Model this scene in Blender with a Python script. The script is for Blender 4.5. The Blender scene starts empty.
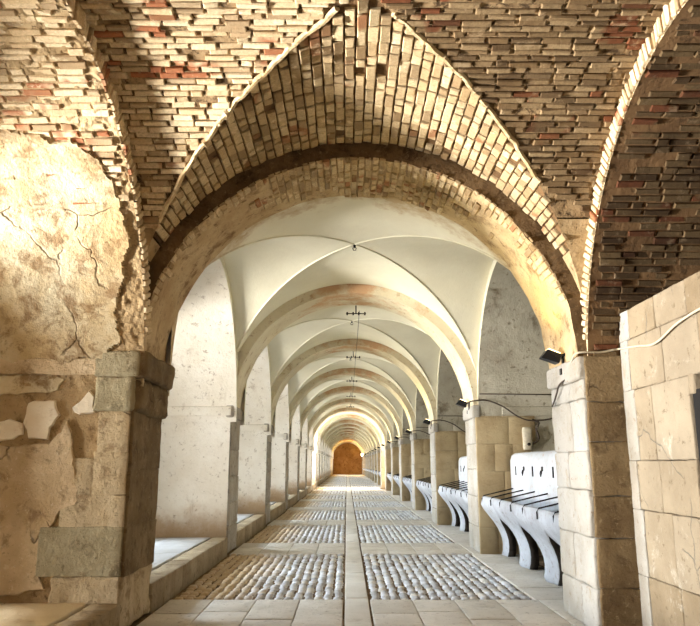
import bpy, math, random
from mathutils import Vector, noise
R = random.Random(7)
S = bpy.context.scene
COL = S.collection
pi = math.pi

# ------------------------------------------------------------------ dimensions (metres)
HW = 2.30            # half width of the passage between pillars
ZC = 2.60            # springing height of the cross arches
Y0, TH, BAY = 7.20, 1.10, 6.20     # first arch face, arch thickness, bay pitch
NA = 18              # arches
RL = 2.48            # lengthwise barrel radius
RT, ZT = 2.70, 2.38  # crosswise barrel radius and its centre height
RS = 2.55            # side (recess) barrel radius
XL, XR = -2.22, 2.38 # faces of the side arches
OUTL, OUTR = -5.0, 4.7
EYE = 1.6
F, HOR, CX = 700.0, 464.0, 347.0
PIT = math.atan((HOR - 313.0) / F)
CAMX = -0.12

def at(px, py, Y):
    """point of the plane y=Y seen at a photo pixel (used for measuring wall features)"""
    v = py - 313.0
    yd = F * math.cos(PIT) + v * math.sin(PIT)
    zd = F * math.sin(PIT) - v * math.cos(PIT)
    t = Y / yd
    return Vector((CAMX + (px - CX) * t, Y, EYE + zd * t))

def zl(x): return ZC + math.sqrt(max(0, RL * RL - x * x))
def zt(d): return ZT + math.sqrt(max(0, RT * RT - d * d))
def zs(d): return ZT + math.sqrt(max(0, RS * RS - d * d))

# ------------------------------------------------------------------ mesh builder
class MB:
    def __init__(s): s.v, s.f, s.m = [], [], []
    def add(s, vs, fs, mi=0):
        o = len(s.v); s.v += [tuple(p) for p in vs]
        s.f += [tuple(i + o for i in f) for f in fs]; s.m += [mi] * len(fs)
    def grid(s, P, mi=0, flip=False):
        nr, nc = len(P), len(P[0]); vs = [p for r in P for p in r]; fs = []
        for i in range(nr - 1):
            for j in range(nc - 1):
                q = (i*nc+j, i*nc+j+1, (i+1)*nc+j+1, (i+1)*nc+j)
                fs.append(q[::-1] if flip else q)
        s.add(vs, fs, mi)
    def box(s, lo, hi, mi=0):
        x0, y0, z0 = lo; x1, y1, z1 = hi
        s.add([(x0,y0,z0),(x1,y0,z0),(x1,y1,z0),(x0,y1,z0),(x0,y0,z1),(x1,y0,z1),(x1,y1,z1),(x0,y1,z1)],
              [(3,2,1,0),(4,5,6,7),(0,1,5,4),(1,2,6,5),(2,3,7,6),(3,0,4,7)], mi)
    def rough(s, lo, hi, amp=.012, n=5, bev=.02, seed=0., mi=0, fr=5.):
        """a worn stone block: gridded box, rounded edges, noisy faces"""
        lo, hi = Vector(lo), Vector(hi); c = (lo + hi) / 2; h = (hi - lo) / 2
        ns = [max(2, min(n*2, int(round(h[i]*2*n/.5)))) for i in range(3)]
        def T(k, i):  # coordinates along an axis with rows near the edges
            b = min(bev, h[i]*.4); return [-h[i], -h[i]+b] + [-h[i]+b+(2*h[i]-2*b)*j/ns[i] for j in range(1, ns[i])] + [h[i]-b, h[i]]
        ax = [T(None, i) for i in range(3)]
        vid, vs, fs = {}, [], []
        def V(p):
            k = tuple(round(a, 5) for a in p)
            if k not in vid:
                q = Vector(p)
                b = min(bev, min(h)*.4)
                inner = Vector([max(-(h[i]-b), min(h[i]-b, q[i])) for i in range(3)])
                d = q - inner
                if d.length > 1e-6:
                    d2 = d.normalized() * b
                    q = inner + d2
                w = c + q
                nz = noise.noise_vector(w * fr + Vector((seed, seed*1.7, 0))) + .5*noise.noise_vector(w * fr*2.7 + Vector((seed, 3, 0)))
                q = q + nz * amp
                vid[k] = len(vs); vs.append(c + q)
            return vid[k]
        for a in range(3):
            u, w = (a+1) % 3, (a+2) % 3
            for sg in (-1, 1):
                for i in range(len(ax[u])-1):
                    for j in range(len(ax[w])-1):
                        q = []
                        for (di, dj) in ((0,0),(1,0),(1,1),(0,1)):
                            p = [0,0,0]; p[a] = sg*h[a]; p[u] = ax[u][i+di]; p[w] = ax[w][j+dj]
                            q.append(V(p))
                        fs.append(tuple(q) if sg > 0 else tuple(q[::-1]))
        s.add(vs, fs, mi)
    def brick(s, p, ea, es, en, L, H, D, mi=0, ch=.008, j=.006):
        """one brick: footprint L x H in the plane (ea, es), face raised D along en"""
        rj = lambda: R.uniform(-j, j)
        vs = []
        for (a, b) in ((-1,-1),(1,-1),(1,1),(-1,1)):
            vs.append(p + ea*(a*L/2+rj()) + es*(b*H/2+rj()*.6))
        base = list(vs)
        t = (R.uniform(-.006,.006), R.uniform(-.006,.006))
        mid = [q + en*(D-ch) for q in base]
        top = []
        for k, (a, b) in enumerate(((-1,-1),(1,-1),(1,1),(-1,1))):
            top.append(base[k] - ea*(a*ch) - es*(b*ch) + en*(D + t[0]*a + t[1]*b))
        vs = base + mid + top; fs = []
        for lv in (0, 4):
            for k in range(4):
                k2 = (k+1) % 4; fs.append((lv+k, lv+k2, lv+4+k2, lv+4+k))
        fs.append((8,9,10,11))
        if ea.cross(es).dot(en) < 0: fs = [f[::-1] for f in fs]
        s.add(vs, fs, mi)
    def tube(s, pts, r, n=8, mi=0):
        pts = [Vector(p) for p in pts]; rings = []
        for i, p in enumerate(pts):
            d = (pts[min(i+1, len(pts)-1)] - pts[max(i-1, 0)]).normalized()
            a = d.cross(Vector((0,0,1)) if abs(d.z) < .9 else Vector((1,0,0))).normalized(); b = d.cross(a)
            rings.append([p + a*(r*math.cos(2*pi*k/n)) + b*(r*math.sin(2*pi*k/n)) for k in range(n)])
        vs = [q for g in rings for q in g]; fs = []
        for i in range(len(rings)-1):
            for k in range(n):
                k2 = (k+1) % n; fs.append((i*n+k, (i+1)*n+k, (i+1)*n+k2, i*n+k2))
        fs.append(tuple(range(n))); fs.append(tuple(reversed(range((len(rings)-1)*n, len(rings)*n))))
        s.add(vs, fs, mi)
    def slab(s, poly, base, en, th, mi=0, ins=.012):
        """thin flake with an irregular outline lying on a plane"""
        n = len(poly); c = sum(poly, Vector())/n
        b = [p.copy() for p in poly]; t = [p + en*th + (c-p).normalized()*ins for p in poly]
        fs = [(k, (k+1) % n, n+(k+1) % n, n+k) for k in range(n)] + [tuple(range(n, 2*n))]
        s.add(b + t, fs, mi)
    def build(s, name, mats, parent=None, smooth=False, loc=None, kind=None, label=None, cat=None, group=None, rec=True):
        me = bpy.data.meshes.new(name); 
        vs = s.v
        if loc is not None: vs = [(a-loc[0], b-loc[1], c-loc[2]) for a, b, c in vs]
        me.from_pydata(vs, [], s.f)
        if not isinstance(mats, (list, tuple)): mats = [mats]
        for m in mats: me.materials.append(m)
        me.polygons.foreach_set('material_index', s.m)
        me.polygons.foreach_set('use_smooth', [smooth]*len(s.f))
        me.update()
        if rec:
            import bmesh
            bm = bmesh.new(); bm.from_mesh(me); bmesh.ops.recalc_face_normals(bm, faces=bm.faces); bm.to_mesh(me); bm.free()
        o = bpy.data.objects.new(name, me); COL.objects.link(o)
        if loc is not None: o.location = loc
        if parent: o.parent = parent
        tag(o, label, cat, group, kind)
        return o

def tag(o, label=None, cat=None, group=None, kind=None):
    if label: o['label'] = label
    if cat: o['category'] = cat
    if group: o['group'] = group
    if kind: o['kind'] = kind

def thing(name, loc, label, cat, group=None):
    o = bpy.data.objects.new(name, None); COL.objects.link(o); o.location = loc; o.empty_display_size = .1
    tag(o, label, cat, group); return o

def dup(root, loc, label, group=None):
    r = root.copy(); COL.objects.link(r); r.location = loc; r['label'] = label
    for ch in list(root.children):
        c = ch.copy(); COL.objects.link(c); c.parent = r
        for g in ch.children:
            d = g.copy(); COL.objects.link(d); d.parent = c
    return r

# ------------------------------------------------------------------ materials
class N:
    def __init__(s, name, rough=.85, spec=.25):
        s.m = bpy.data.materials.new(name); s.m.use_nodes = True
        s.t = s.m.node_tree; s.t.nodes.clear()
        s.out = s.n('ShaderNodeOutputMaterial'); s.b = s.n('ShaderNodeBsdfPrincipled')
        s.b.inputs['Roughness'].default_value = rough; s.b.inputs['Specular IOR Level'].default_value = spec
        s.l(s.b.outputs[0], s.out.inputs[0]); s.g = s.n('ShaderNodeNewGeometry')
    def n(s, k): return s.t.nodes.new(k)
    def l(s, a, b): s.t.links.new(a, b)
    def noise(s, scale, det=6, rough=.6, dist=0., stretch=None, off=(0,0,0)):
        p = s.g.outputs['Position']
        m = s.n('ShaderNodeMapping'); s.l(p, m.inputs['Vector']); m.inputs['Location'].default_value = off
        if stretch: m.inputs['Scale'].default_value = stretch
        t = s.n('ShaderNodeTexNoise'); s.l(m.outputs[0], t.inputs['Vector'])
        t.inputs['Scale'].default_value = scale; t.inputs['Detail'].default_value = det
        t.inputs['Roughness'].default_value = rough; t.inputs['Distortion'].default_value = dist
        return t.outputs['Fac']
    def vor(s, scale, feat='F1'):
        t = s.n('ShaderNodeTexVoronoi'); s.l(s.g.outputs['Position'], t.inputs['Vector']); t.inputs['Scale'].default_value = scale; t.feature = feat
        return t.outputs['Distance']
    def ramp(s, fac, a, b, lo=0., hi=1.):
        m = s.n('ShaderNodeMapRange'); s.l(fac, m.inputs[0]); m.clamp = True; m.interpolation_type = 'SMOOTHSTEP'
        for i, v in enumerate((a, b, lo, hi)): m.inputs[i+1].default_value = v
        return m.outputs[0]
    def mix(s, fac, a, b, mode='MIX'):
        m = s.n('ShaderNodeMix'); m.data_type = 'RGBA'; m.blend_type = mode
        if isinstance(fac, (int, float)): m.inputs[0].default_value = fac
        else: s.l(fac, m.inputs[0])
        for sock, v in ((m.inputs[6], a), (m.inputs[7], b)):
            if isinstance(v, tuple): sock.default_value = (*v, 1)
            else: s.l(v, sock)
        return m.outputs[2]
    def math(s, op, a, b=None):
        m = s.n('ShaderNodeMath'); m.operation = op
        for i, v in enumerate((a, b)):
            if v is None: continue
            if isinstance(v, (int, float)): m.inputs[i].default_value = v
            else: s.l(v, m.inputs[i])
        return m.outputs[0]
    def axis(s, i):
        x = s.n('ShaderNodeSeparateXYZ'); s.l(s.g.outputs['Position'], x.inputs[0]); return x.outputs[i]
    def island(s): return s.g.outputs['Random Per Island']
    def fin(s, col, bump=None, strength=.4, dist=.02):
        if isinstance(col, tuple): s.b.inputs['Base Color'].default_value = (*col, 1)
        else: s.l(col, s.b.inputs['Base Color'])
        if bump is not None:
            b = s.n('ShaderNodeBump'); b.inputs['Strength'].default_value = strength; b.inputs['Distance'].default_value = dist
            s.l(bump, b.inputs['Height']); s.l(b.outputs[0], s.b.inputs['Normal'])
        return s.m

def c(r, g, b):   # sRGB 0-255 to linear
    f = lambda u: (u/255/12.92) if u/255 <= .04045 else ((u/255+.055)/1.055)**2.4
    return (f(r), f(g), f(b))

def cg(r, g, b, k=.42):
    m = .3*r + .59*g + .11*b; return c(*(m + (v-m)*(1-k) for v in (r, g, b)))

def brick_mat(name, base, alt, red, dark, redamt=.9, patina=.5):
    n = N(name, .92, .15)
    r = n.island()
    col = n.mix(r, base, alt)
    r2 = n.math('FRACT', n.math('MULTIPLY', r, 7.31))
    redm = n.math('MULTIPLY', n.ramp(r2, redamt-.32, redamt-.30), n.ramp(n.noise(1.6, 3, .5, off=(7, 3, 2)), .55, .62))
    col = n.mix(n.math('MAXIMUM', redm, n.ramp(r2, redamt+.01, redamt+.02)), col, red)
    r3 = n.math('FRACT', n.math('MULTIPLY', r, 13.7))
    col = n.mix(n.ramp(r3, .82, .84, 0, .6), col, dark)
    pat = n.noise(1.1, 5, .65)
    col = n.mix(n.ramp(pat, .45, .7, 0, patina), col, dark)
    fine = n.noise(38, 6, .7)
    col = n.mix(n.ramp(fine, .35, .75, 0, .45), col, dark)
    lime = n.noise(6, 6, .7, off=(9, 2, 4))
    col = n.mix(n.ramp(lime, .56, .68, 0, .55), col, tuple(min(1, v*1.25+.05) for v in base))
    return n.fin(col, n.math('ADD', fine, n.noise(90, 4, .7)), .6, .02)

def plaster(name, a, b, stain, dirt=None, sc=1.2, st=(.52, .68), sa=.8, bump=.35, speck=.5, isl=0., rough=.9, vert=False, damp=None, cracks=0):
    n = N(name, rough, .2)
    col = n.mix(n.ramp(n.noise(sc, 6, .62), .32, .68), a, b)
    if isl: col = n.mix(n.math('MULTIPLY', n.island(), isl), col, stain)
    if isl:
        r2 = n.math('FRACT', n.math('MULTIPLY', n.island(), 9.7)); col = n.mix(n.math('MULTIPLY', r2, isl*.6), col, b)
    s1 = n.noise(sc*2.3, 10, .72, .4, (1, 1, .45) if vert else None, (3.1, 7.7, 1.3))
    col = n.mix(n.ramp(s1, st[0], st[1], 0, sa), col, stain)
    if dirt:
        s2 = n.noise(sc*7, 8, .75, .2, None, (13, 1, 5))
        col = n.mix(n.ramp(s2, .56, .66, 0, .7), col, dirt)
    fine = n.noise(26, 8, .72)
    sp = n.ramp(fine, .60, .70, 0, speck)
    col = n.mix(sp, col, tuple(v*.45 for v in stain))
    if damp:   # rising damp: a real stain band with a ragged edge near the ground
        zz = n.math('ADD', n.axis(2), n.math('MULTIPLY', n.noise(2.2, 7, .7, 0, None, (5, 5, 0)), 1.1))
        col = n.mix(n.ramp(zz, damp[0], damp[1], damp[2], 0), col, damp[3])
    h = n.math('ADD', n.math('MULTIPLY', n.noise(5, 8, .7), 2.0), n.math('MULTIPLY', fine, .8))
    if cracks:
        v = n.n('ShaderNodeTexVoronoi'); v.feature = 'DISTANCE_TO_EDGE'; v.inputs['Scale'].default_value = cracks
        nz = n.n('ShaderNodeTexNoise'); n.l(n.g.outputs['Position'], nz.inputs['Vector']); nz.inputs['Scale'].default_value = 3.; nz.inputs['Detail'].default_value = 6
        vm = n.n('ShaderNodeVectorMath'); vm.operation = 'MULTIPLY_ADD'; n.l(nz.outputs['Color'], vm.inputs[0]); vm.inputs[1].default_value = (.28, .28, .28); n.l(n.g.outputs['Position'], vm.inputs[2]); n.l(vm.outputs[0], v.inputs['Vector'])
        ck = n.math('MULTIPLY', n.ramp(v.outputs['Distance'], 0., .011, .75, 0), n.ramp(n.noise(1.1, 3, .5, off=(2, 9, 4)), .52, .6))
        col = n.mix(ck, col, tuple(q*.3 for q in stain)); h = n.math('SUBTRACT', h, n.math('MULTIPLY', ck, 1.5))
    return n.fin(col, h, bump, .04)

M = {}
M['brick_web'] = brick_mat('BrickCream', c(238,218,182), c(212,186,146), c(172,108,74), c(140,112,80), .955, .2)
M['brick_long'] = brick_mat('BrickTan', c(214,192,154), c(186,160,120), c(166,118,84), c(116,90,60), .985, .4)
M['brick_dark'] = brick_mat('BrickUmber', c(160,136,102), c(122,98,68), c(120,72,46), c(70,50,32), .96, .45)  # right web: the weaker light there put into a darker brick colour
M['brick_shade'] = brick_mat('BrickShade', c(112,92,64), c(82,64,44), c(104,62,40), c(48,34,22), .96, .6)  # darkened copy of the brick, shade of the right side painted in
M['joint'] = plaster('OpenJoint', c(92,68,44), c(120,92,62), c(52,36,22), None, 3, bump=.5)
M['mortar'] = plaster('LimeMortar', c(200,174,134), c(170,142,102), c(110,84,56), c(84,62,40), 2.0, bump=.8, speck=.7)
M['plaster_near'] = plaster('OchrePlaster', c(214,202,172), c(196,170,126), c(130,98,62), c(128,98,64), 1.5, (.46, .62), .8, .45, .7, cracks=.9)
M['plaster_brown'] = plaster('BrownPlaster', c(222,200,166), c(196,170,132), c(136,108,78), c(234,220,194), 2.2, (.52, .68), .7, .8, .6, cracks=.9)
M['plaster_white'] = plaster('LimeWhiteFlake', c(238,228,208), c(228,212,186), c(190,164,130), None, 2.5, bump=.35, speck=.3)
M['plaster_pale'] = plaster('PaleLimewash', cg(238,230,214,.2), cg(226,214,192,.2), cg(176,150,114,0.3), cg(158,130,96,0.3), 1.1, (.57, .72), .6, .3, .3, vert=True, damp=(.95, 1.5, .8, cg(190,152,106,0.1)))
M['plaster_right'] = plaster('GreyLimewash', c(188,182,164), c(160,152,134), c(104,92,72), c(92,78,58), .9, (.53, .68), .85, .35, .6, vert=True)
M['web_mortar'] = plaster('WebMortar', c(176,148,110), c(120,96,66), c(62,44,28), None, 5, (.48,.6), .9, bump=.7)
M['arch_face'] = plaster('ShadedArchFace', c(128,104,74), c(98,76,50), c(64,46,28), c(150,128,96), 2.2, (.5,.66), .8, .9, .7)  # shade on the first arch's faces put into the colour
M['bead'] = plaster('GroinMortar', c(232,210,168), c(206,178,132), c(150,116,76), None, 4, bump=.8)
M['plaster_low'] = plaster('BareTanStone', cg(186,166,128,0.05), cg(160,138,102,0.05), cg(116,94,66,0.05), None, 1.3, (.55,.7), .6, .4, .4, .12)
M['plaster_vault'] = plaster('VaultLimewash', cg(230,224,200,0.05), cg(218,210,184,0.05), cg(190,172,140,0.05), None, .5, (.6, .78), .5, .15, .15)
M['plaster_arch'] = plaster_crown = plaster('ArchLimewash', c(218,207,180), c(200,186,156), c(158,124,90), c(150,112,78), .9, (.57, .70), .75, .35, .4)
M['plaster_first'] = plaster('FirstArchPlaster', c(206,182,142), c(176,148,108), c(118,88,58), c(100,74,48), 1.2, (.5, .66), .8, .7, .6, cracks=.9)
M['stone_near'] = plaster('QuoinStone', c(224,206,172), c(200,178,140), c(138,112,80), c(116,94,66), 1.9, (.5,.66), .75, .9, .7, .3, cracks=.9)
M['stone_brown'] = plaster('ShadedBrownStone', c(150,128,94), c(120,98,68), c(84,64,42), c(168,148,114), 2.2, (.5,.66), .7, .9, .7, .3, cracks=2.2)
M['stone_shade'] = plaster('ShadedGreyStone', cg(200,184,158), cg(176,158,130), cg(120,98,72), cg(104,84,60), 1.8, (.52,.68), .7, .8, .6, .3)  # left pillars: shade of their inner faces put into the stone colour
M['stone_grey'] = plaster('GreenGreyStone', c(178,166,136), c(154,142,112), c(104,90,64), c(204,188,156), 2.2, (.52,.66), .7, .8, .7)
M['stone_pale'] = plaster('PaleStone', cg(186,180,170,.3), cg(160,152,136,.3), cg(170,148,118,0.25), cg(140,116,88,0.25), 1.6, (.55,.7), .7, .7, .5, .3)
M['stone_wall'] = plaster('PartitionStone', cg(158,138,108,.15), cg(128,108,80,.15), cg(200,190,170,.2), cg(96,78,54,.1), 1.1, (.56,.70), .7, .6, .35, .25, cracks=1.2)
M['flag'] = plaster('Flagstone', cg(216,204,184), cg(198,184,160), cg(156,136,110), cg(130,110,86), 1.8, (.55,.7), .6, .5, .5, .35, .7)
M['flag_near'] = plaster('CreamFlagstone', c(240,228,200), c(226,210,178), c(180,156,120), None, 1.8, (.55,.7), .6, .4, .4, .35, .7)
M['flag_blue'] = plaster('RecessFlagstone', cg(200,200,198), cg(182,180,176), cg(140,130,116), None, 1.8, (.55,.7), .6, .4, .4, .35, .65)
M['kerb'] = plaster('KerbStone', cg(186,166,132,0.12), cg(158,136,102,0.12), cg(104,82,56,0.12), cg(92,72,50,0.12), 2.4, (.52,.68), .7, .8, .6, .45)
M['dirt'] = plaster('PackedEarth', c(120,98,70), c(96,76,52), c(70,54,36), None, 3, bump=.6)
M['slab'] = plaster('DrainSlab', cg(218,208,190), cg(202,190,168), cg(160,142,116), None, 1.6, (.55,.7), .6, .4, .4, .35, .6)
M['manger'] = plaster('MangerConcrete', c(178,180,184), c(156,156,158), c(118,108,96), c(134,116,94), 1.6, (.56,.70), .7, .35, .5)
M['manger_shade'] = plaster('MangerOpeningShade', c(66,58,50), c(48,42,36), c(34,28,24), None, 2, bump=.5)  # near-black colour stands for the shade inside the manger openings
M['manger_wall'] = plaster('MangerLimewash', c(200,202,206), c(182,182,182), c(160,142,118), c(176,146,118), 1.3, (.58,.72), .6, .25, .4)
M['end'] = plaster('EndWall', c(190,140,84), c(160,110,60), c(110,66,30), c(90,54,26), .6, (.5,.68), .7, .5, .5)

def crown_patch(m, ax=2, sgn=1, lo=6.05, hi=6.4, colr=(188,138,96), amt=.75):
    t = m.node_tree; b = next(n for n in t.nodes if n.type == 'BSDF_PRINCIPLED'); src = b.inputs['Base Color'].links[0].from_socket
    g = next(n for n in t.nodes if n.type == 'NEW_GEOMETRY'); x = t.nodes.new('ShaderNodeSeparateXYZ'); t.links.new(g.outputs['Position'], x.inputs[0])
    nz = t.nodes.new('ShaderNodeTexNoise'); t.links.new(g.outputs['Position'], nz.inputs['Vector']); nz.inputs['Scale'].default_value = 1.3; nz.inputs['Detail'].default_value = 8; nz.inputs['Roughness'].default_value = .7
    a = t.nodes.new('ShaderNodeMath'); a.operation = 'MULTIPLY_ADD'; t.links.new(nz.outputs['Fac'], a.inputs[0]); a.inputs[1].default_value = 2.6; k_ = t.nodes.new('ShaderNodeMath'); k_.operation = 'MULTIPLY'; t.links.new(x.outputs[ax], k_.inputs[0]); k_.inputs[1].default_value = sgn; t.links.new(k_.outputs[0], a.inputs[2])
    r = t.nodes.new('ShaderNodeMapRange'); t.links.new(a.outputs[0], r.inputs[0]); r.inputs[1].default_value = lo; r.inputs[2].default_value = hi; r.inputs[4].default_value = amt
    mx = t.nodes.new('ShaderNodeMix'); mx.data_type = 'RGBA'; t.links.new(r.outputs[0], mx.inputs[0]); t.links.new(src, mx.inputs[6]); mx.inputs[7].default_value = (*c(*colr), 1)
    t.links.new(mx.outputs[2], b.inputs['Base Color'])
crown_patch(plaster_crown)
crown_patch(M['plaster_vault'], 1, -1, -7.75, -7.35, (176,146,104), .8)
def cobble_mat():
    n = N('Cobbles', .55, .4)
    r = n.island()
    col = n.mix(r, cg(214,214,218), cg(166,163,162))
    r2 = n.math('FRACT', n.math('MULTIPLY', r, 11.3))
    col = n.mix(n.ramp(r2, .8, .82, 0, .7), col, cg(214,200,174))
    # sandy tint towards the kerb: the warm shade there, put into the colour
    d = n.math('ADD', n.axis(0), n.math('MULTIPLY', n.noise(1.3, 6, .7), 1.2))
    col = n.mix(n.ramp(d, -1.25, -.35, .9, 0), col, c(176,148,104))
    col = n.mix(n.ramp(n.noise(.8, 6, .7, off=(4,4,4)), .55, .7, 0, .45), col, cg(206,188,152))
    fine = n.noise(40, 6, .7)
    col = n.mix(n.ramp(fine, .5, .75, 0, .5), col, cg(110,96,80))
    return n.fin(col, fine, .4, .015)
M['cobble'] = cobble_mat()
def flat(name, col, rough=.6, metal=0., bump=None):
    n = N(name, rough, .4); n.b.inputs['Metallic'].default_value = metal
    f = n.noise(30, 5, .6)
    return n.fin(n.mix(n.ramp(f, .35, .7, 0, .5), col, tuple(v*.6 for v in col)), f, .15, .01)
M['iron'] = flat('DarkIron', c(38,32,30), .6, .6)
M['black'] = flat('BlackLampBody', c(16,16,18), .45)
M['cable'] = flat('GreyCable', c(196,184,160), .7)
M['cable_dark'] = flat('DarkCable', c(70,58,48), .7)
M['porcelain'] = flat('BrownInsulator', c(52,40,32), .35)
M['bracket'] = flat('PaleBracket', c(200,190,168), .8)
g = N('LampGlass', .2, .5); g.b.inputs['Emission Color'].default_value = (1,.8,.45,1); g.b.inputs['Emission Strength'].default_value = 3.0
M['lens'] = g.fin((.9,.85,.7))
g = N('BulbGlass', .2, .5); g.b.inputs['Emission Color'].default_value = (1,.78,.45,1); g.b.inputs['Emission Strength'].default_value = 14.0
M['bulb'] = g.fin((.9,.85,.7))

ORD = ['first','second','third','fourth','fifth','sixth','seventh','eighth','ninth','tenth','eleventh','twelfth','thirteenth','fourteenth','fifteenth','sixteenth','seventeenth','eighteenth']
def Ya(k): return Y0 + BAY*k
CROSS = 6            # the bright crossing lies beyond this arch
NEARV = 7

# ------------------------------------------------------------------ vault of one bay (between arch k-1 and arch k)
def inside(x, y, poly):
    r = False; n = len(poly)
    for i in range(n):
        (xa, ya), (xb, yb) = poly[i], poly[i-1]
        if (ya > y) != (yb > y) and x < (xb-xa)*(y-ya)/(yb-ya) + xa: r = not r
    return r
def to_px(p):
    d = Vector(p) - Vector((CAMX, 0, EYE)); w = d.y*math.cos(PIT) + d.z*math.sin(PIT)
    return CX + F*d.x/w, 313 - F*(d.z*math.cos(PIT) - d.y*math.sin(PIT))/w
# outline of the surviving plaster coat on the left side vault, as measured on the photograph
COAT = [(-400,118),(-40,122),(0,129),(35,138),(66,141),(90,152),(108,170),(119,196),(127,225),(130,252),(124,275),(121,300),(116,322),(122,336),(110,360),(-400,375)]
def coat(mb, yc):
    # side barrel over the left recess: rubble mortar with the plaster coat standing proud of it
    nu, nv = 170, 210; u0, u1 = 0., OUTL-XL
    poly = COAT
    P, mask = [], []
    for i in range(nv+1):
        th = pi - (pi*.5)*i/nv
        row = []; mr = []
        for j in range(nu+1):
            x = XL + (u1)*j/nu*1.0
            en = Vector((0, math.cos(th), -math.sin(th)))
            p = Vector((x, yc - RS*math.cos(th), ZT + RS*math.sin(th)))
            jx, jy = to_px(p)
            w = noise.noise_vector(p*6)*6 + noise.noise_vector(p*19)*2.5
            m = inside(jx+w.x, jy+w.y, poly)
            d = .012*noise.noise(p*2) + .014*noise.noise(p*9) + .010*noise.noise(p*23) if not m else .024 + .010*noise.noise(p*1.5) + .0025*noise.noise(p*7)
            row.append(p + en*d); mr.append(m)
        P.append(row); mask.append(mr)
    vs = [p for r in P for p in r]; n = nu+1
    for want, mi in ((False, 2), (True, 9)):
        fs = []
        for i in range(nv):
            for j in range(nu):
                cnt = mask[i][j] + mask[i+1][j] + mask[i][j+1] + mask[i+1][j+1]
                if (cnt >= 2) == want: fs.append((i*n+j, i*n+j+1, (i+1)*n+j+1, (i+1)*n+j))
        mb.add(vs, fs, mi)
    Q = []
    for i in range(25):
        th = pi*.5*i/24
        Q.append([(XL + (OUTL-XL)*j/4, yc - RS*math.cos(th), ZT + RS*math.sin(th)) for j in range(5)])
    mb.grid(Q, 2)
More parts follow.
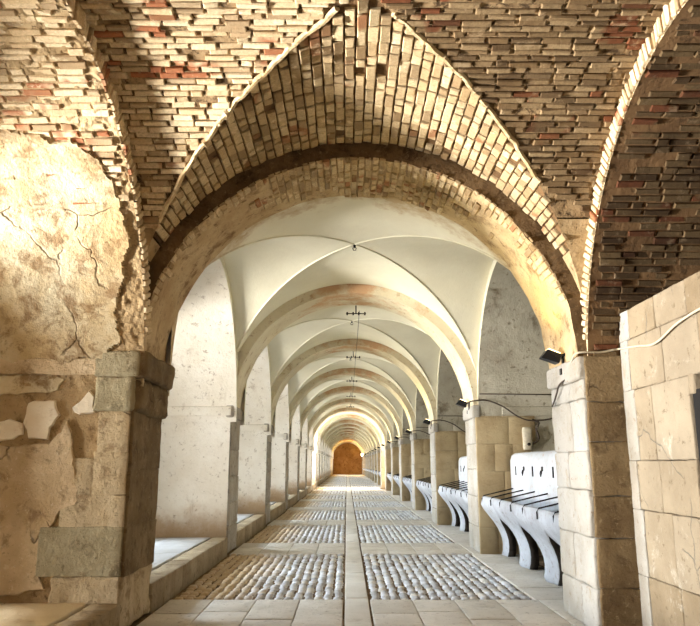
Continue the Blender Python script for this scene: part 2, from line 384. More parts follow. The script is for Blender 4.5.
def vault(k, near=False):
    yc = Ya(k) - (BAY - TH)/2; half = (BAY - TH)/2
    mb = MB(); off = .03 if near else 0.; LOW = 3.92; offc = .016 if near else 0.
    nx, nt = (48, 6) if k < NEARV else (24, 3)
    mat_up = 0
    def webs(rows):
        for sg in (1, -1):
            P = rows[sg]
            if not near: mb.grid(P); continue
            for i in range(len(P)-1):          # bare open joints above, old render left on below
                lw = LOW + (.15 if mat_up else 0); low = P[i][0][2] < lw and P[i+1][0][2] < lw
                q = [[(p[0], p[1], p[2] - ((offc if mat_up else off) if low else 0)) for p in r] for r in (P[i], P[i+1])]
                mb.grid(q, 2 if low else mat_up)
    rows = {1: [], -1: []}
    for i in range(nx+1):
        x = XL + (XR-XL)*i/nx; z = zl(x)
        gy = min(half, math.sqrt(max(0, RT*RT - (z-ZT)**2)))
        for sg in (1, -1):
            rows[sg].append([(x, yc + sg*(gy + (half-gy)*j/nt), z+off) for j in range(nt+1)])
    mat_up = 0; webs(rows)
    rows = {1: [], -1: []}
    for i in range(nx+1):
        d = -half + 2*half*i/nx; z = zt(d)
        gx = math.sqrt(max(0, RL*RL - (z-ZC)**2)) if z > ZC else 9
        for sg, X in ((1, XR), (-1, -XL)):
            g0 = min(gx, X)
            rows[sg].append([(sg*(g0 + (X-g0)*j/nt), yc+d, z+offc) for j in range(nt+1)])
    mat_up = 7; webs(rows)
    # side arches: the step down to the side barrel, then the barrel over the recess
    for X, XO in ((XL, OUTL), (XR, OUTR)):
        a, b, bar = [], [], []
        for i in range(nx+1):
            th = pi*i/nx
            yy, zz = yc - RS*math.cos(th), ZT + RS*math.sin(th)
            y2, z2 = yc - (RT+.08)*math.cos(th), ZT + (RT+.08)*math.sin(th)
            y2 = max(yc-half-.05, min(yc+half+.05, y2))
            a.append([(X, yy, zz), (X, y2, z2)])
            bar.append([(X + (XO-X)*j/4, yy, zz) for j in range(5)])
        mb.grid(a, 1 if near else 0)
        if near and X < 0:
            coat(mb, yc)
        else: mb.grid(bar, 0 if near else (1 if X < 0 else 2))
    if 0 < k < 5:
        for sx in (-1, 1):
            for sy in (-1, 1):
                P = []
                for i in range(34):
                    x = 2.2*i/33; z = zl(x); gy = math.sqrt(max(0, RT*RT - (z-ZT)**2))
                    if gy <= half - .02: P.append((sx*x, yc+sy*gy, z+.004))
                mb.tube(P, .022, 6, 0)
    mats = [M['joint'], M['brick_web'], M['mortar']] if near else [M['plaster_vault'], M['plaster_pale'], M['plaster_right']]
    if near:
        # --- individually laid bricks
        # lengthwise webs: courses run along the passage
        pitch, L0 = .098, .235
        n = int(pi*RL/pitch)
        for i in range(n):
            th = pi*(i+.5)/n; x = -RL*math.cos(th)
            if not (XL+.03 < x < XR-.03): continue
            z = zl(x)
            gy = math.sqrt(max(0, RT*RT - (z-ZT)**2))
            en = Vector((math.cos(th), 0, -math.sin(th))); es = Vector((math.sin(th), 0, math.cos(th))); ea = Vector((0,1,0))
            y = yc + gy + R.uniform(-.06, .10); P0 = lambda yy: Vector((x, yy, ZC + RL*math.sin(th) + off))
            while y < yc + half - .01:
                L = L0*R.choice((1., .95, .6, .5, .55, .8)); L = min(L, yc+half-y)
                if L > .05 and R.random() > .012 and z > LOW + .45*noise.noise(Vector((x*2, y*2, 0))):
                    mb.brick(P0(y+L/2), ea, es, en, L-R.uniform(.012,.024), pitch-R.uniform(.010,.020), .03+R.uniform(-.008,.014), 3)
                y += L
        for sg in (-1, 1):
            P = []
            for i in range(40):
                x = .04 + 2.0*i/39; z = zl(x)
                gy = math.sqrt(max(0, RT*RT - (z-ZT)**2)); w = Vector((sg*x, gy, z))
                if z < 4.0 or noise.noise(w*2.3 + Vector((0, 0, 3))) < -.32:
                    if len(P) > 2: mb.tube(P, .027, 6, 8)
                    P = []
                else: P.append(Vector((sg*x, yc+gy, z+.012)) + noise.noise_vector(w*7)*.022)
            if len(P) > 2: mb.tube(P, .027, 6, 8)
        # crosswise webs: courses run across the passage
        pitch = .064; n = int(pi*RT/pitch)
        for i in range(n):
            th = pi*(i+.5)/n; d = -RT*math.cos(th)
            if not (-.9 < d < half-.02): continue
            z = zt(d); gx = math.sqrt(max(0, RL*RL - (z-ZC)**2)) if z > ZC else 9
            en = Vector((0, math.cos(th), -math.sin(th))); es = Vector((0, math.sin(th), math.cos(th))); ea = Vector((1,0,0))
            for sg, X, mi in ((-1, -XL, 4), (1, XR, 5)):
                x = gx + R.uniform(-.05, .1)
                while x < X - .01:
                    L = .245*R.choice((1., 1., 1.05, .5, .8)); L = min(L, X-x)
                    if L > .04 and R.random() > .03 and z > LOW + .22 + .6*noise.noise(Vector((sg*x*2, d*2, 5))):
                        mb.brick(Vector((sg*(x+L/2), yc+d, z+offc)), ea, es, en, L-R.uniform(.006,.045), pitch-R.uniform(.004,.016), .016+R.uniform(-.006,.016), mi)
                    x += L
        # ring of bricks on edge along both side arches
        for X, sg in ((XL, 1), (XR, -1)):
            n = int(pi*RS/.068)
            for i in range(n):
                th = pi*(i+.5)/n
                if math.cos(th) > .2 or RS*math.sin(th) + ZT < 2.86: continue
                rad = Vector((0, -math.cos(th), math.sin(th))); tan = Vector((0, math.sin(th), math.cos(th)))
                mb.brick(Vector((X, yc, ZT)) + rad*(RS+.085), rad, tan, Vector((sg,0,0)), .175+R.uniform(-.02,.02), .054, .02+R.uniform(0,.02), 6)
        # side barrels, upper part bare brick
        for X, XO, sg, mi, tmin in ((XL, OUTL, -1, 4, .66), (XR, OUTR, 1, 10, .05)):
            n = int(pi*RS/.074)
            for i in range(n):
                th = pi*(i+.5)/n
                if math.cos(th) > .15 or (pi-th) < tmin: continue
                en = Vector((0, math.cos(th), -math.sin(th))); es = Vector((0, math.sin(th), math.cos(th))); ea = Vector((1,0,0))
                x = R.uniform(0, .12)
                while x < 2.3:
                    L = .28*R.choice((1., 1., .5, .9))
                    p = Vector((X + sg*(x+L/2), yc - RS*math.cos(th), ZT + RS*math.sin(th)))
                    if R.random() > (.04 if sg < 0 else .13) + (.5 if (sg < 0 and pi-th < .8) else 0):
                        mb.brick(p - en*.012, ea, es, en, L-R.uniform(.006,.04), .062+R.uniform(-.010,.006), (.020 if sg < 0 else .026)+R.uniform(-.008,.016), mi)
                    x += L
        mats += [M['brick_long'], M['brick_web'], M['brick_dark'], M['brick_web'], M['web_mortar'], M['bead'], M['plaster_near'], M['brick_shade']]
    lab = 'bare brick groin vault over the near bay, in front of the brick arch' if near else \
          'whitewashed groin vault in front of the %s arch down the passage' % ORD[k]
    return mb.build('ceiling' if near else 'ceiling_vault', mats, smooth=not near, kind='structure', label=lab, cat='vault', group='groin vaults over the passage', rec=False)

for k in range(NA): vault(k, k == 0)

# ------------------------------------------------------------------ cross arches, pillars and dividing walls
def arch(k):
    y0, y1 = Ya(k), Ya(k)+TH
    mb = MB(); nt = 72 if k < 3 else 36; ny = 14 if k == 0 else (8 if k < 3 else 3)
    amp = .018 if k == 0 else .008
    intr = []
    for i in range(nt+1):
        th = pi*i/nt; row = []
        for j in range(ny+1):
            y = y0 + TH*j/ny
            w = Vector((-HW*math.cos(th), y, ZC + HW*math.sin(th)))
            edge = 1.6 if j in (0, ny) else 1.
            dr = amp*edge*(noise.noise(w*3.1) + .5*noise.noise(w*8.))
            r = HW + dr
            row.append((-r*math.cos(th), y + (amp*.6*noise.noise(w*6) if j in (0, ny) else 0), ZC + r*math.sin(th)))
        intr.append(row)
    mb.grid(intr, 0)
    for j, yy in ((0, y0), (ny, y1)):
        face = []
        for i in range(nt+1):
            th = pi*i/nt; p = intr[i][j]; r0 = math.hypot(p[0], p[2]-ZC); row = []
            for q in range(4):
                r = r0 + (2.9-r0)*q/3
                row.append((-r*math.cos(th), p[1] if q < 2 else yy, ZC + r*math.sin(th)))
            face.append(row)
        mb.grid(face, 0 if k else 1)
    if k == 0:
        # brick courses of the soffit, left bare where the plaster fell
        pitch = .078; n = int(pi*HW/pitch); ea = Vector((0,1,0))
        for i in range(n):
            th = pi*(i+.5)/n
            en = Vector((math.cos(th), 0, -math.sin(th))); es = Vector((math.sin(th), 0, math.cos(th)))
            y = y0 + R.uniform(-.03, 0)
            while y < y1 - .03:
                L = .15*R.choice((1, 1, .9, 1.5)); L = min(L, y1-y)
                p = Vector((-(HW+.012)*math.cos(th), y+L/2, ZC + (HW+.012)*math.sin(th)))
                dd = abs(th-pi/2); fy = (p.y-y0)/TH
                nz = noise.noise(p*1.7)*.55 + noise.noise(p*5)*.25
                lim = (1.05 if th > pi/2 else .75) - .75*fy
                if dd < lim + nz*.9 or (fy < .16 and R.random() < .9 and dd < 1.25):
                    mb.brick(p, ea, es, en, L-.016, pitch-.016, .026+R.uniform(-.008,.012), 2)
                y += L
    mats = [M['plaster_first'], M['arch_face'], M['brick_long'], M['brick_dark']] if k == 0 else [M['plaster_arch']]
    lab = 'large round arch of bare brick and worn plaster nearest the viewer' if k == 0 else \
          'whitewashed round arch, %s down the passage' % ORD[k]
    mb.build('arch', mats, smooth=(k > 0), kind='structure', label=lab, cat='arch', group='round arches across the passage', rec=False)

def pillar(k, sg):
    y0, y1 = Ya(k), Ya(k)+TH
    mb = MB()
    if k < 4: nd, am = (6 if k == 0 else 4), (.014 if k == 0 else .008)
    else: nd, am = 2, .004
    W = .62 if k == 0 else .12
    def blk(x0, x1, za, zb, ya=y0, yb=y1, mi=0, a=am, bev=.022):
        lo = (sg*x0 if sg > 0 else -x1, ya, za); hi = (sg*x1 if sg > 0 else -x0, yb, zb)
        mb.rough(lo, hi, a, nd, bev, k*3.3 + sg + za*7, mi)
    if k == 0 and sg < 0:
        # eroded base, grey-green block, quoins and the weathered impost
        blk(HW-.0, HW+.70, 0, .535, y0-.015, y1-.02, 0, .03, .04)
        blk(HW+.02, HW+.84, .53, .995, y0-.022, y0+.62, 1, .010, .012)
        blk(HW+.02, HW+.66, .99, 1.30, y0-.014, y0+.6, 0, .010, .008); blk(HW+.02, HW+.36, 1.30, 1.72, y0-.016, y0+.6, 0, .008, .008)
        blk(HW+.355, HW+.72, 1.30, 1.66, y0-.010, y0+.5, 0, .012, .01)
        blk(HW+.02, HW+.34, 1.715, 2.13, y0-.018, y0+.6, 0, .010, .008)
        blk(HW-.02, HW+.40, 2.12, 2.49, y0-.035, y0+.5, 1, .022, .03)
        blk(HW-.05, HW+.42, 2.48, 2.74, y0-.045, y0+.5, 1, .016, .025)
        # the flank towards the passage: its shade put into a darker stone colour
        zz = .52
        for h in (.47, .55, .58):
            blk(HW-.012, HW+.3, zz, zz+h, y0+.0, y0+.56, 2, .010, .008); blk(HW-.012, HW+.3, zz, zz+h, y0+.555, y1, 2, .012, .008); zz += h
        blk(HW-.07, HW+.3, 2.11, 2.47, y0-.02, y1+.02, 2, .030, .05); blk(HW-.12, HW+.3, 2.46, 2.74, y0-.03, y1+.05, 2, .022, .035)
        mats = [M['stone_near'], M['stone_grey'], M['stone_brown']]
    else:
        z = 0.; rr = random.Random(k*10 + sg); fo = .04 if k else 0
        while z < 2.42:
            h = min(rr.uniform(.38, .58), 2.46-z)
            if 2.46-z-h < .15: h = 2.46-z
            s = y0 + TH*rr.choice((.4, .55, .62))
            e = rr.uniform(-.012, .012)
            if k < 4:
                blk(HW+e, HW+W, z, z+h, y0-.012+fo, s-.003); blk(HW+e*.6, HW+W, z, z+h, s+.003, y1+.012-fo)
            else: blk(HW+e, HW+W, z, z+h, y0-.012+fo, y1+.012-fo)
            z += h
        blk(HW-.035, HW+W, 2.46, 2.70, y0-.03, y1+.03, 0, am, .03)
        if k == 0:      # unwashed brown stone, its colour also holding the shade of the near-bay face
            z = 0.
            while z < 2.7:
                h = min(rr.uniform(.4, .6), 2.7-z); h = 2.7-z if 2.7-z-h < .2 else h
                blk(HW+.03, HW+W, z+.003, z+h-.003, y0-.045, y0-.0, 1, .012, .02); z += h
        mats = [M['stone_pale'] if sg > 0 else M['stone_shade'], M['stone_brown']]
    side = 'left' if sg < 0 else 'right'
    lab = ('weathered stone pillar with a grey-green block under the near brick arch, left side' if sg < 0 else
           'pale stone pillar with a floodlight under the near brick arch') if k == 0 else \
          '%s stone pillar under the %s arch down the passage' % (side + '-hand', ORD[k])
    mb.build('pillar', mats, smooth=True, kind='structure', label=lab, cat='pillar', group='stone pillars of the passage', rec=False)

def divider(k, sg):
    y0, y1 = Ya(k)+.015, Ya(k)+TH-.015
    mb = MB(); n = 26 if k < 2 else 10; m = 26 if k < 2 else 10
    xa, xb = HW+(.1 if k == 0 else .03), (-OUTL if sg < 0 else OUTR)
    for yy, dr in ((y0, -1), (y1, 1)):
        P = []
        for i in range(n+1):
            row = []
            for j in range(m+1):
                x = sg*(xa + (xb-xa)*i/n); z = 5.4*j/m; w = Vector((x, yy, z))
                row.append((x, yy + (.012*noise.noise(w*1.5) + .006*noise.noise(w*6))*(1 if k < 3 else 0), z))
            P.append(row)
        mb.grid(P, 0)
    # string course at springing height
    lo = (sg*(xa+.5) if sg > 0 else -xb, y0-.055, 2.5); hi = (sg*xb if sg > 0 else -(xa-.02 if k else xa+.3), y0+.1, 2.67)
    mb.rough(lo, hi, .006 if k else .014, 4, .015, k+sg, 1 if k == 0 else 0)
    if k == 0 and sg < 0: mats = [M['mortar'], M['plaster_brown']]
    elif k == 0: mats = [M['joint'], M['brick_shade']]
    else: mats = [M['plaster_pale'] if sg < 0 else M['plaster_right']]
    if k == 0 and sg < 0:
        E = Vector((0,-1,0)); Y = y0
        rr = random.Random(4)
        def flake(pts, mi, th, jag=1.6, sub=5):
            out = []
            for a in range(len(pts)):
                p, q = Vector(pts[a]), Vector(pts[(a+1) % len(pts)])
                nn = max(1, int((q-p).length/sub))
                for t in range(nn):
                    w = p.lerp(q, t/nn); w += Vector((rr.uniform(-jag, jag), rr.uniform(-jag, jag)))
                    out.append(at(w.x, w.y, Y-.004))
            mb.slab(out, None, E, th, mi)
        # upper plaster coat with its broken curved edge
        flake([(-40,376),(20,375),(52,374),(66,380),(58,392),(30,394),(-40,398)], 2, .018)
        flake([(30,402),(56,401),(61,416),(52,428),(48,440),(30,438),(25,424)], 3, .03, 1)
        flake([(-20,432),(10,418),(24,424),(25,434),(8,441),(-20,444)], 3, .026, 1)
        flake([(72,409),(90,391),(95,396),(96,413),(80,415)], 3, .026, 1)
        flake([(118,330),(132,325),(143,335),(143,350),(122,351),(113,347)], 3, .02, 1)
        flake([(-40,441),(20,446),(50,444),(64,430),(70,420),(74,452),(80,500),(62,512),(50,530),(40,566),(44,590),(20,594),(-40,596)], 1, .026)
        mats = [M['mortar'], M['plaster_brown'], M['plaster_near'], M['plaster_white'], M['brick_web']]
        # bare bricks beside the pillar
        for r in range(9):
            z = at(0, 258, Y).z - r*.078
            for q in range(2):
                if rr.random() < .85:
                    mb.brick(Vector((-HW-.06-q*.17-rr.uniform(0,.05), Y, z)), Vector((1,0,0)), Vector((0,0,1)), E, .15, .055, .028, 4)
    if k == 0 and sg > 0:
        E = Vector((0,-1,0))
        z = 2.75
        while z < 5.0:
            x = HW + .12 + R.uniform(0, .1)
            while x < OUTR - .2:
                L = .28*R.choice((1, 1, .5, .9))
                if R.random() > .06:
                    mb.brick(Vector((x+L/2, y0, z)), Vector((1,0,0)), Vector((0,0,1)), E, L-.022, .055+R.uniform(-.008,.004), .026+R.uniform(-.014,.016), 1)
                x += L
            z += .076
    if k and sg > 0:
        z = -.03; rr = random.Random(k)
        while z < 2.48:
            h = min(.5, 2.49-z); x = HW+.02
            while x < HW+1.0:
                L = rr.choice((.34, .5, .62)); mb.rough((x, y0-.035, z+.001), (min(x+L, HW+1.2)-.002, y0+.05, z+h-.001), .006, 3, .006, rr.uniform(0,50), 1); x += L
            z += h
        mats = mats + [M['plaster_low']]
    side = 'left' if sg < 0 else 'right'
    lab = ('patchy ochre plaster wall to the left of the near brick arch' if sg < 0 else 'dark bare brick wall to the right of the near brick arch') if k == 0 else \
          'plastered end wall of the %s recess at the %s arch' % (side + '-hand', ORD[k])
    o = mb.build('wall_' + side, mats, smooth=True, kind='structure', label=lab, cat='wall', rec=False)
    if k == 0:
        for p in o.data.polygons: p.use_smooth = p.material_index == 0

for k in range(NA):
    arch(k)
    for sg in (-1, 1):
        pillar(k, sg); divider(k, sg)

# ------------------------------------------------------------------ outer walls with window openings
def outer(x, side, y_a, y_b, openings, mat, th=.5):
    mb = MB(); x0, x1 = (x-th, x) if side == 'left' else (x, x+th)
    y = y_a
    for (a, b, z0, z1) in openings:
        mb.box((x0, y, -.1), (x1, a, 5.4))
        if z0 > 0: mb.box((x0, a, -.1), (x1, b, z0))
        mb.box((x0, a, z1), (x1, b, 5.4)); y = b
    mb.box((x0, y, -.1), (x1, y_b, 5.4))
    mb.build('wall_' + side, M[mat], kind='structure', label='outer wall closing the %s-hand recesses' % side, cat='wall', rec=False)
LEN = Ya(NA-1) + TH
opL, opR = [(1.6, 6.6, .2, 4.0)], []
for k in range(1, NA):
    yc = Ya(k) - (BAY-TH)/2
    if k == CROSS+1: opL.append((yc-2.3, yc+2.3, .2, 4.6)); opR.append((yc-2.3, yc+2.3, .0, 4.6))
    else: opL.append((yc-1.9, yc+1.9, .7, 3.7))
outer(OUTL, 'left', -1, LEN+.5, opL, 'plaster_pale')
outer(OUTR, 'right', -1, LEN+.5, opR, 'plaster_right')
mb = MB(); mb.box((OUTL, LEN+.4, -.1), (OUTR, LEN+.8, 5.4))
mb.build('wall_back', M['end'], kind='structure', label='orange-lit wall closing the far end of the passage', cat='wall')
# roof mass above the vaults keeps the sky out
mb = MB(); mb.box((OUTL-.5, -1, 5.42), (OUTR+.5, LEN+.8, 5.7))
mb.build('roof', M['joint'], kind='structure', label='roof mass above the vaults', cat='roof')

# ------------------------------------------------------------------ floor
mb = MB(); mb.box((OUTL-.5, -1.5, -.25), (OUTR+.5, LEN+.8, -.035))
mb.build('floor', M['dirt'], kind='structure', label='earth bed beneath the paving', cat='floor')
def cobble_panel(k, sg):
    ya, yb = Ya(k-1)+TH+.75, Ya(k)-.02
    if k == 0: ya = 1.5
    xa, xb = .17, (2.14 if sg > 0 else 2.24)
    mb = MB(); rr = random.Random(k*2+sg)
    fine = k <= 4; px = .116 if fine else .16; pl = .17 if fine else .3
    n = int((xb-xa)/px); px = (xb-xa)/n
    for i in range(n):
        y = ya + rr.uniform(0, .1); xc = sg*(xa + px*(i+.5))
        while y < yb:
            L = pl*rr.uniform(.7, 1.25); w = px*rr.uniform(.84, .98)
            x = xc + rr.uniform(-.014, .014); z = rr.uniform(-.016, .006); tx, ty = rr.uniform(-.05,.05), rr.uniform(-.04,.04)
            Ls = L-rr.uniform(.022, .045); P = []
            us = (-1, -.72, 0, .72, 1) if fine else (-1, -.6, .6, 1)
            for a in us:
                row = []
                for b in us:
                    aa, bb = a, b
                    if abs(a) == 1 and abs(b) == 1: aa, bb = a*.86, b*.86
                    e = max(abs(a), abs(b)); hz = (-.04 if e == 1 else (-.007 if e > .5 else .006))
                    row.append((x + aa*w/2, y + L/2 + bb*Ls/2, z + hz + tx*aa*w/2 + ty*bb*Ls/2))
                P.append(row)
            mb.grid(P, 0)
            y += L
    o = mb.build('floor_cobbles', M['cobble'], smooth=True, kind='structure', label='cobbled floor panel %s of the drain strip before the %s arch' % ('left' if sg < 0 else 'right', ORD[k]), cat='floor', rec=False)
for k in range(NA):
    for sg in (-1, 1): cobble_panel(k, sg)
def flags(name, xa, xb, ya, yb, z, th, sx, sy, mat, seed, label, amp=.004, bev=.012, n=2, gap=.008):
    mb = MB(); rr = random.Random(seed); nx = max(1, round((xb-xa)/sx)); 
    for i in range(nx):
        y = ya
        while y < yb-.01:
            L = sy*rr.uniform(.75, 1.25)
            if yb-y-L < sy*.35: L = yb-y
            mb.rough((xa+(xb-xa)*i/nx+gap/2, y+gap/2, z-th), (xa+(xb-xa)*(i+1)/nx-gap/2, min(y+L, yb)-gap/2, z+rr.uniform(-.004,.004)), amp, n, bev, rr.uniform(0,99))
            y += L
    return mb.build(name, M[mat], smooth=True, kind='structure', label=label, cat='floor', rec=False)
flags('floor_drain', -.145, .145, 1.5, LEN, -.012, .03, .3, 1.1, 'slab', 1, 'smooth slab strip running down the middle of the floor', n=1)
for k in range(NA):
    for sg in (-1, 1):
        a, b = (.16, 2.7) if sg > 0 else (-2.26, -.16)
        flags('floor_band', a, b, Ya(k)+.0, Ya(k)+TH+.73, -.004, .04, .5, .6, 'flag', k*5+sg, 'flagstone band across the floor, %s half, at the %s arch' % ('left' if sg < 0 else 'right', ORD[k]), n=1)
    if k and k != CROSS+1:
        flags('floor_edge', 2.16, 3.0, Ya(k-1)+TH+.73, Ya(k), -.004, .04, .85, .9, 'flag', k*7, 'flagstone edge below the manger before the %s arch' % ORD[k], n=1)
# raised recess floors and kerbs on the left
for k in range(NA):
    ya, yb = (1.5 if k == 0 else Ya(k-1)+TH), Ya(k)
    z = .29
    flags('floor_recess', OUTL, -2.62, ya, yb, z, .1, .8, .9, 'flag_near' if k == 0 else 'flag_blue', k*3+40, 'raised flagstone recess floor behind the kerb before the %s arch' % ORD[k], n=1)
    flags('kerb', -2.58, -2.29, ya, yb, z, .34, .3, .55, 'kerb', k*3+80, 'row of kerb stones along the left edge before the %s arch' % ORD[k], .008, .02, 3 if k < 3 else 1)
    if k != CROSS+1 and k > 0:
        flags('floor_stall', 2.7, OUTR, ya, yb, -.03, .03, 1., 1., 'dirt', k*3+120, 'paving under the mangers before the %s arch' % ORD[k], n=1)
flags('floor_stall', 2.7, OUTR, 1.5, Ya(0), -.03, .03, 1., 1., 'flag', 777, 'paving behind the stone partition', n=1)
flags('floor_apron', 2.16, 2.74, 1.5, Ya(0), -.004, .04, .6, .9, 'flag', 778, 'flagstones at the foot of the stone partition', n=1)

# ------------------------------------------------------------------ stone partition on the right with a doorway
PX, PT, PH = 2.72, .35, 3.13
mb = MB(); rr = random.Random(5); z = 0.; jamb = 5.80
while z < PH-.01:
    h = min(rr.uniform(.46, .62), PH-z)
    if PH-z-h < .2: h = PH-z
    if z < 2.2 < z+h+.15: h = 2.32-z
    y = Ya(0)-.03
    lim = jamb
    if z > 2.25: lim = 2.2
    while y > lim+.01:
        L = rr.uniform(.6, .95)
        if y-L-lim < .3: L = y-lim
        mb.rough((PX+rr.uniform(-.004,.004), y-L+.002, z+.002), (PX+PT, y-.002, z+h-.002), .006, 5, .012, rr.uniform(0,99))
        y -= L
    mb.rough((PX-.012, Ya(0)-.20-rr.uniform(0,.12), z+.001), (PX+.03, Ya(0)-.035, z+h-.001), .006, 4, .008, z*3, 1)
    if z < 2.2: mb.rough((PX, 2.2, z), (PX+PT, 3.9, z+h), .006, 3, .012, z)
    z += h
mb.rough((PX+.002, jamb-.08, 2.16), (PX+PT-.01, jamb+.02, 2.34), .006, 3, .02, 3)
mb.build('wall_right', [M['stone_wall'], M['stone_pale']], smooth=True, kind='structure', label='low stone partition wall with a doorway at the right edge', cat='wall', rec=False)

mb = MB()
for i in range(6): mb.rough((PX+.018, 3.92+.313*i, 0), (PX+.07, 3.92+.313*(i+1)-.006, 2.2), .002, 3, .006, i)
mb.build('shade_panel_1', flat('DoorwayShade', c(14,12,11), .9), smooth=True, kind='structure', label='near-black panel added to darken the doorway in the stone partition at the right edge', cat='shade_panel')  # added dark panel standing for the unlit space behind the doorway

# ------------------------------------------------------------------ mangers
def manger():
    ya, yb = .06, BAY-TH-.07
    t = thing('manger', (HW, Ya(0)+TH, 0), 'concrete manger', 'manger', 'concrete mangers along the right side')
    sp = 1.5
    prof = [(1.0,.16),(1.03,.10),(1.01,.055),(.96,.045),(.88,.065),(.78,.12),(.68,.20),(.58,.28),(.48,.345),(.38,.39),(.28,.42),(.18,.43),(.09,.425),(.0,.40)]
    ZO, WO = .66, .40
    mb = MB(); nv = 10
    legs = [yb - .02 - sp*i for i in range(4)]
    for yl in legs:
        P = []
        for (z, x) in prof:
            w = WO*math.sqrt(1-(z/ZO)**2)**.8 if z < ZO else 0
            hw = sp/2 - w; row = []
            ylo, yhi = max(ya+.10, yl-hw), min(yb-.10, yl+hw)
            if ylo > yhi - .04: ylo = yhi - .04
            for i in range(nv+1):
                yy = ylo + (yhi-ylo)*i/nv; v = (yy-yl)/hw
                xx = x - .035*(math.cos(v*pi)+1)/2*(1 if z < .9 else 0) + .02*(1-math.cos(v*pi))/2
                row.append((xx, yy, z))
            P.append(row)
        mb.grid(P, 0)
    o = mb.build('trough_front', [M['manger'], M['manger_shade']], t, smooth=True, rec=False)
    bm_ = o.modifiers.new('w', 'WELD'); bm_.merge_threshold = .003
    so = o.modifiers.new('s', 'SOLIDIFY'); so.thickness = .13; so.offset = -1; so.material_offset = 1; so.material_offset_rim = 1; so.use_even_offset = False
    mb = MB(); mb.grid([[(.14, ya, .95), (.14, yb, .95)], [(.2, ya, .80), (.2, yb, .80)], [(.32, ya, .70), (.32, yb, .70)], [(.66, ya, .70), (.66, yb, .70)]])
    mb.build('basin', M['manger'], t, smooth=True, rec=False)
    mb = MB()
    a, b = ya+.02, yb-.02
    Q = []
    for (x, z) in ((1.24, .62), (.62, .62), (.62, 1.66), (.65, 1.75), (.72, 1.80), (1.2, 1.80), (1.24, 1.76), (1.24, .62)):
        Q.append([(x, a + (b-a)*j/20, z + (0 if z < .7 else .01*noise.noise(Vector((x, j*.7, z))))) for j in range(21)])
    mb.grid(Q); mb.build('back_wall', M['manger_wall'], t, smooth=True, rec=False)
    for i in range(7):
        y = yb - .16 - .75*i
        if y < .1: break
        mb = MB(); mb.tube([(.05, y, .90), (.045, y, .99), (.07, y, 1.035), (.35, y, 1.10), (.66, y, 1.17)], .011, 7)
        mb.build('bar', M['iron'], t, smooth=True)
    for i in range(8):
        y = yb - .45 - .58*i
        if y < .1: break
        mb = MB()
        if i % 2 == 0: mb.box((.610, y-.025, 1.40), (.64, y+.025, 1.56))  # proud dark box stands for the shaded hollow of a slit
        else:
            mb.box((.610, y-.045, 1.49), (.64, y+.045, 1.56))
            mb.tube([(.600, y-.03, 1.5), (.59, y-.035, 1.45), (.59, y, 1.41), (.59, y+.035, 1.45), (.600, y+.03, 1.5)], .009, 6)
        mb.build('wall_slit_ring', M['iron'], t)
    return t
first = manger()
for k in range(NA-1):
    if k == CROSS: continue
    lab = 'concrete manger with iron bars, right side, between %s and %s arches' % (ORD[k], ORD[k+1])
    if k == 0: first['label'] = lab
    else: dup(first, (HW, Ya(k)+TH, 0), lab)

# ------------------------------------------------------------------ floodlights
def floodlight():
    t = thing('floodlight', (HW, Ya(0)+.55, 2.74), 'floodlight', 'floodlight', 'black floodlights on the right-hand pillars')
    mb = MB()      # wedge-shaped head looking up into the arch
    vs = [(-.31,-.07,.02),(-.31,.07,.02),(-.08,.10,-.06),(-.08,-.10,-.06),(-.22,-.10,.13),(-.22,.10,.13),(-.04,.10,.06),(-.04,-.10,.06)]
    mb.add(vs, [(0,1,2,3),(4,7,6,5),(0,4,5,1),(1,5,6,2),(2,6,7,3),(3,7,4,0)])
    h = mb.build('lamp_head', M['black'], t)
    bv = h.modifiers.new('b', 'BEVEL'); bv.width = .012; bv.segments = 2
    mb = MB(); mb.add([(-.205,-.085,.137),(-.205,.085,.137),(-.055,.085,.079),(-.055,-.085,.079)], [(0,1,2,3)])
    mb.add([(-.205,-.085,.128),(-.205,.085,.128),(-.055,.085,.070),(-.055,-.085,.070)], [(3,2,1,0)])
    gl = mb.build('lamp_glass', M['lens'], h)
    mb = MB()
    for s in (-1, 1): mb.tube([(-.13, s*.115, .03), (-.05, s*.115, .05), (-.01, s*.115, .05)], .010, 6)
    mb.box((-.022, -.125, .03), (.0, .125, .07)); mb.box((-.014, -.03, -.10), (.0, .03, .05))
    mb.build('bracket', M['black'], t)
    mb = MB(); mb.box((-.05, -.04, -.20), (.0, .04, -.12)); mb.build('junction_box', M['black'], t)
    t.scale = (.85,)*3
    return t
fl = floodlight()
for k in range(NA):
    lab = 'black floodlight on the pillar of the near brick arch' if k == 0 else 'black floodlight on the right-hand pillar of the %s arch' % ORD[k]
    if k == 0: fl['label'] = lab
    else: dup(fl, (HW, Ya(k)+.55, 2.74), lab)

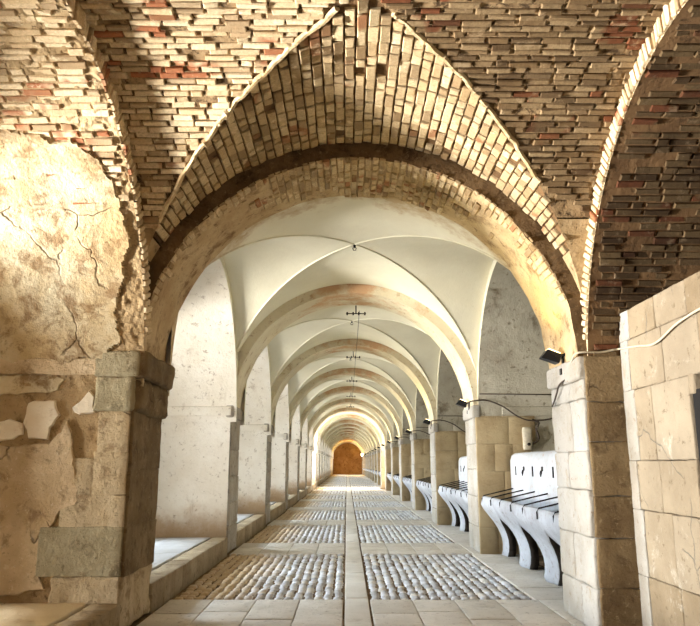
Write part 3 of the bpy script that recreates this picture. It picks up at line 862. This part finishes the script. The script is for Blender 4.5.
# ------------------------------------------------------------------ overhead insulator bars and their wires
def insulator():
    t = thing('insulator_bar', (.07, Ya(1)+TH+.0, 4.72), 'insulator bar', 'insulator bar', 'insulator bars under the arch crowns')
    mb = MB(); mb.box((-.25, .025, -.010), (.25, .045, .010)); mb.box((-.015, .0, -.01), (.015, .03, .2)); mb.build('crossbar', M['iron'], t)
    for x in (-.22, -.07, .07, .22):
        mb = MB(); mb.tube([(x, .035, -.04), (x, .035, -.02), (x, .035, .0), (x, .035, .04)], .02, 8); mb.build('insulator', M['porcelain'], t, smooth=True)
    t.scale = (.85,)*3
    return t
ins = insulator()
for k in range(1, 6):
    lab = 'small dark insulator bar under the crown of the %s arch' % ORD[k]
    if k == 1: ins['label'] = lab
    else: dup(ins, (.07, Ya(k)+TH, 4.72), lab)
for k in range(1, 5):
    mb = MB(); P = []
    for i in range(13):
        t = i/12; P.append((.14, Ya(k)+TH+.035 + BAY*t, 4.78 - .16*4*t*(1-t)*.5))
    mb.tube(P, .006, 5)
    mb.build('overhead_wire', M['cable_dark'], smooth=True, label='thin wire under the vault running from the %s arch to the %s' % (ORD[k], ORD[k+1]), cat='wire', group='overhead wires')
for k in range(1, 5):
    yc = Ya(k) - (BAY-TH)/2; mb = MB()
    mb.tube([(0, yc, 5.10), (0, yc, 5.02)], .02, 8); mb.tube([(-.03, yc, 5.02), (-.02, yc, 4.98), (.02, yc, 4.98), (.03, yc, 5.02)], .008, 6)
    mb.build('ceiling_hook', M['iron'], label='iron hook at the vault centre before the %s arch' % ORD[k], cat='hook', group='hooks at the vault centres')

# ------------------------------------------------------------------ cables and small fittings on the right
def path(P, sub=6):
    P = [Vector(p) for p in P]; out = []
    for i in range(len(P)-1):
        a, b, c_, d = P[max(i-1,0)], P[i], P[i+1], P[min(i+2, len(P)-1)]
        for s in range(sub):
            t = s/sub
            out.append(.5*((2*b) + (c_-a)*t + (2*a-5*b+4*c_-d)*t*t + (3*b-a-3*c_+d)*t**3))
    out.append(P[-1]); return out
mb = MB(); y0 = Ya(0)
mb.tube(path([(HW-.02, y0+.46, 2.63), (HW-.03, y0+.2, 2.66), (HW-.045, y0-.06, 2.72), (HW+.2, y0-.06, 2.73), (PX-.1, y0-.06, 2.75), (PX-.02, y0-.1, 2.76), (PX-.02, y0-.5, 2.72), (PX-.02, y0-.9, 2.68), (PX-.02, y0-1.4, 2.78), (PX-.02, y0-2.1, 2.82), (PX-.02, 3.4, 2.8)]), .011, 7)
mb.build('cable', M['cable'], smooth=True, label='pale grey cable looping from the near floodlight along the stone partition', cat='cable')
mb = MB(); mb.tube(path([(HW-.03, y0+.45, 2.50), (HW-.05, y0+.6, 2.46), (HW-.04, y0+.75, 2.38), (HW-.03, y0+.9, 2.30), (HW-.02, y0+1.02, 2.26)]), .010, 6)
mb.build('cable', M['cable_dark'], smooth=True, label='short dark cable drooping below the near floodlight', cat='cable')
for k in range(1, 6):
    y = Ya(k)
    mb = MB(); mb.tube(path([(HW-.02, y+.44, 2.62), (HW-.07, y+.1, 2.72), (HW-.07, y-.10, 2.76), (HW+.2, y-.095, 2.78), (HW+.5, y-.095, 2.68), (HW+.8, y-.095, 2.48), (HW+1.05, y-.095, 2.40), (HW+1.4, y-.095, 2.43), (HW+1.8, y-.095, 2.55), (OUTR-.03, y-.095, 2.56)]), .014, 6)
    mb.build('cable', M['cable_dark'], smooth=True, label='dark cable sagging across the right-hand recess wall at the %s arch' % ORD[k], cat='cable', group='sagging cables in the right-hand recesses')
    mb = MB(); mb.tube([(HW+.1, y-.08, 2.90), (OUTR-.02, y-.08, 2.88)], .011, 6)
    mb.build('conduit', M['cable_dark'], smooth=True, label='straight thin conduit across the right-hand recess wall at the %s arch' % ORD[k], cat='conduit', group='conduits in the right-hand recesses')
    t = thing('wall_bracket', (HW+.98, y, 1.86), 'pale rounded bracket under the sagging cable at the %s arch' % ORD[k], 'bracket', 'brackets in the right-hand recesses')
    mb = MB(); mb.rough((-.09, -.11, 0), (.07, .02, .42), .006, 5, .05, k); mb.build('body', M['bracket'], t, smooth=True)
    mb = MB(); mb.tube([(0, -.14, .1), (0, -.09, .1)], .03, 10); mb.build('knob', M['iron'], t, smooth=True)
    mb = MB(); mb.tube(path([(.06, -.06, .1), (.2, -.08, .2), (.16, -.08, .38), (.22, -.07, .5), (.1, -.06, .56)]), .02, 7); mb.build('pipe', M['cable_dark'], t, smooth=True)
mb = MB(); mb.tube([(HW+1.95, Ya(1)-.35, -.03), (HW+1.95, Ya(1)-.35, 2.58)], .018, 7)
mb.build('pipe', M['cable_dark'], smooth=True, label='thin upright pipe rising behind the nearest manger', cat='pipe')
# lamp near the end wall
t = thing('end_lamp', (HW-.1, Ya(15)+TH, 2.7), 'small glowing lamp high on the right near the end wall', 'lamp')
mb = MB(); mb.rough((-.30, -.2, .0), (.0, .2, .36), .002, 3, .1); mb.build('globe', M['bulb'], t, smooth=True)
mb = MB(); mb.box((-.04, -.05, .1), (.12, .05, .2)); mb.build('arm', M['black'], t)

# ------------------------------------------------------------------ light
w = bpy.data.worlds.new('World'); S.world = w; w.use_nodes = True
w.node_tree.nodes['Background'].inputs[0].default_value = (1., .97, .92, 1); w.node_tree.nodes['Background'].inputs[1].default_value = .17
def area(name, loc, d, sx, sy, e, col, spread=180):
    l = bpy.data.lights.new(name, 'AREA'); l.shape = 'RECTANGLE'; l.size = sx; l.size_y = sy; l.energy = e; l.color = col; l.spread = math.radians(spread)
    o = bpy.data.objects.new(name, l); o.location = loc; COL.objects.link(o)
    o.rotation_euler = Vector(d).to_track_quat('-Z', 'Y').to_euler(); return o
def spot(name, loc, d, e, col, ang, r):
    l = bpy.data.lights.new(name, 'SPOT'); l.energy = e; l.color = col; l.spot_size = math.radians(ang); l.spot_blend = .9; l.shadow_soft_size = r
    o = bpy.data.objects.new(name, l); o.location = loc; COL.objects.link(o)
    o.rotation_euler = Vector(d).to_track_quat('-Z', 'Y').to_euler(); return o
area('daylight_doorway', (-14, 4.8, .9), (1, .09, .34), 2.6, 1.7, 1750, (1., .97, .91), 70)
for k in range(1, NA):
    yc = Ya(k) - (BAY-TH)/2
    if k == CROSS+1:
        area('daylight_crossing', (OUTL-.6, yc, 3.2), (1, 0, -.5), 4.2, 2.4, 1100, (1, .98, .95))
        area('daylight_crossing', (OUTR+.6, yc, 3.2), (-1, 0, -.5), 4.2, 2.4, 1000, (1, .98, .95))
    else:
        area('daylight_window', (-9.0, yc+1.5, 4.2), (1, -.15, -.42), 2.6, 1.6, 430, (.72, .86, 1.), 80)
        area('daylight_yard', (-12.5, yc-.8, .9), (1, .08, .1), 3.0, 1.4, 310, (1., .98, .94), 66)
for k in range(NA):
    spot('floodlight_beam', (HW-.30, Ya(k)+.55, 2.92), (-.25, 0, 1), 55, (1, .82, .26), 150, .10)
l = bpy.data.lights.new('end_lamp_light', 'POINT'); l.energy = 850; l.color = (1, .60, .13); l.shadow_soft_size = .2
o = bpy.data.objects.new('end_lamp_light', l); o.location = (HW-.9, Ya(15)+TH+.6, 2.9); COL.objects.link(o)

# ------------------------------------------------------------------ camera and view
cam = bpy.data.cameras.new('Camera'); cam.sensor_width = 36; cam.lens = 36.0*F/700; cam.clip_end = 300; cam.clip_start = .05
co = bpy.data.objects.new('Camera', cam); COL.objects.link(co); co.location = (CAMX, 0, EYE)
co.rotation_euler = (pi/2 + PIT, 0, -math.atan(3.0/F/math.cos(PIT)))
S.camera = co
S.view_settings.view_transform = 'Standard'; S.view_settings.look = 'None'; S.view_settings.gamma = 1.0
S.view_settings.exposure = 0.0; S.view_settings.use_curve_mapping = False
S.cycles.use_denoising = True; S.cycles.max_bounces = 10; S.cycles.diffuse_bounces = 6
S.cycles.sample_clamp_indirect = 6.0
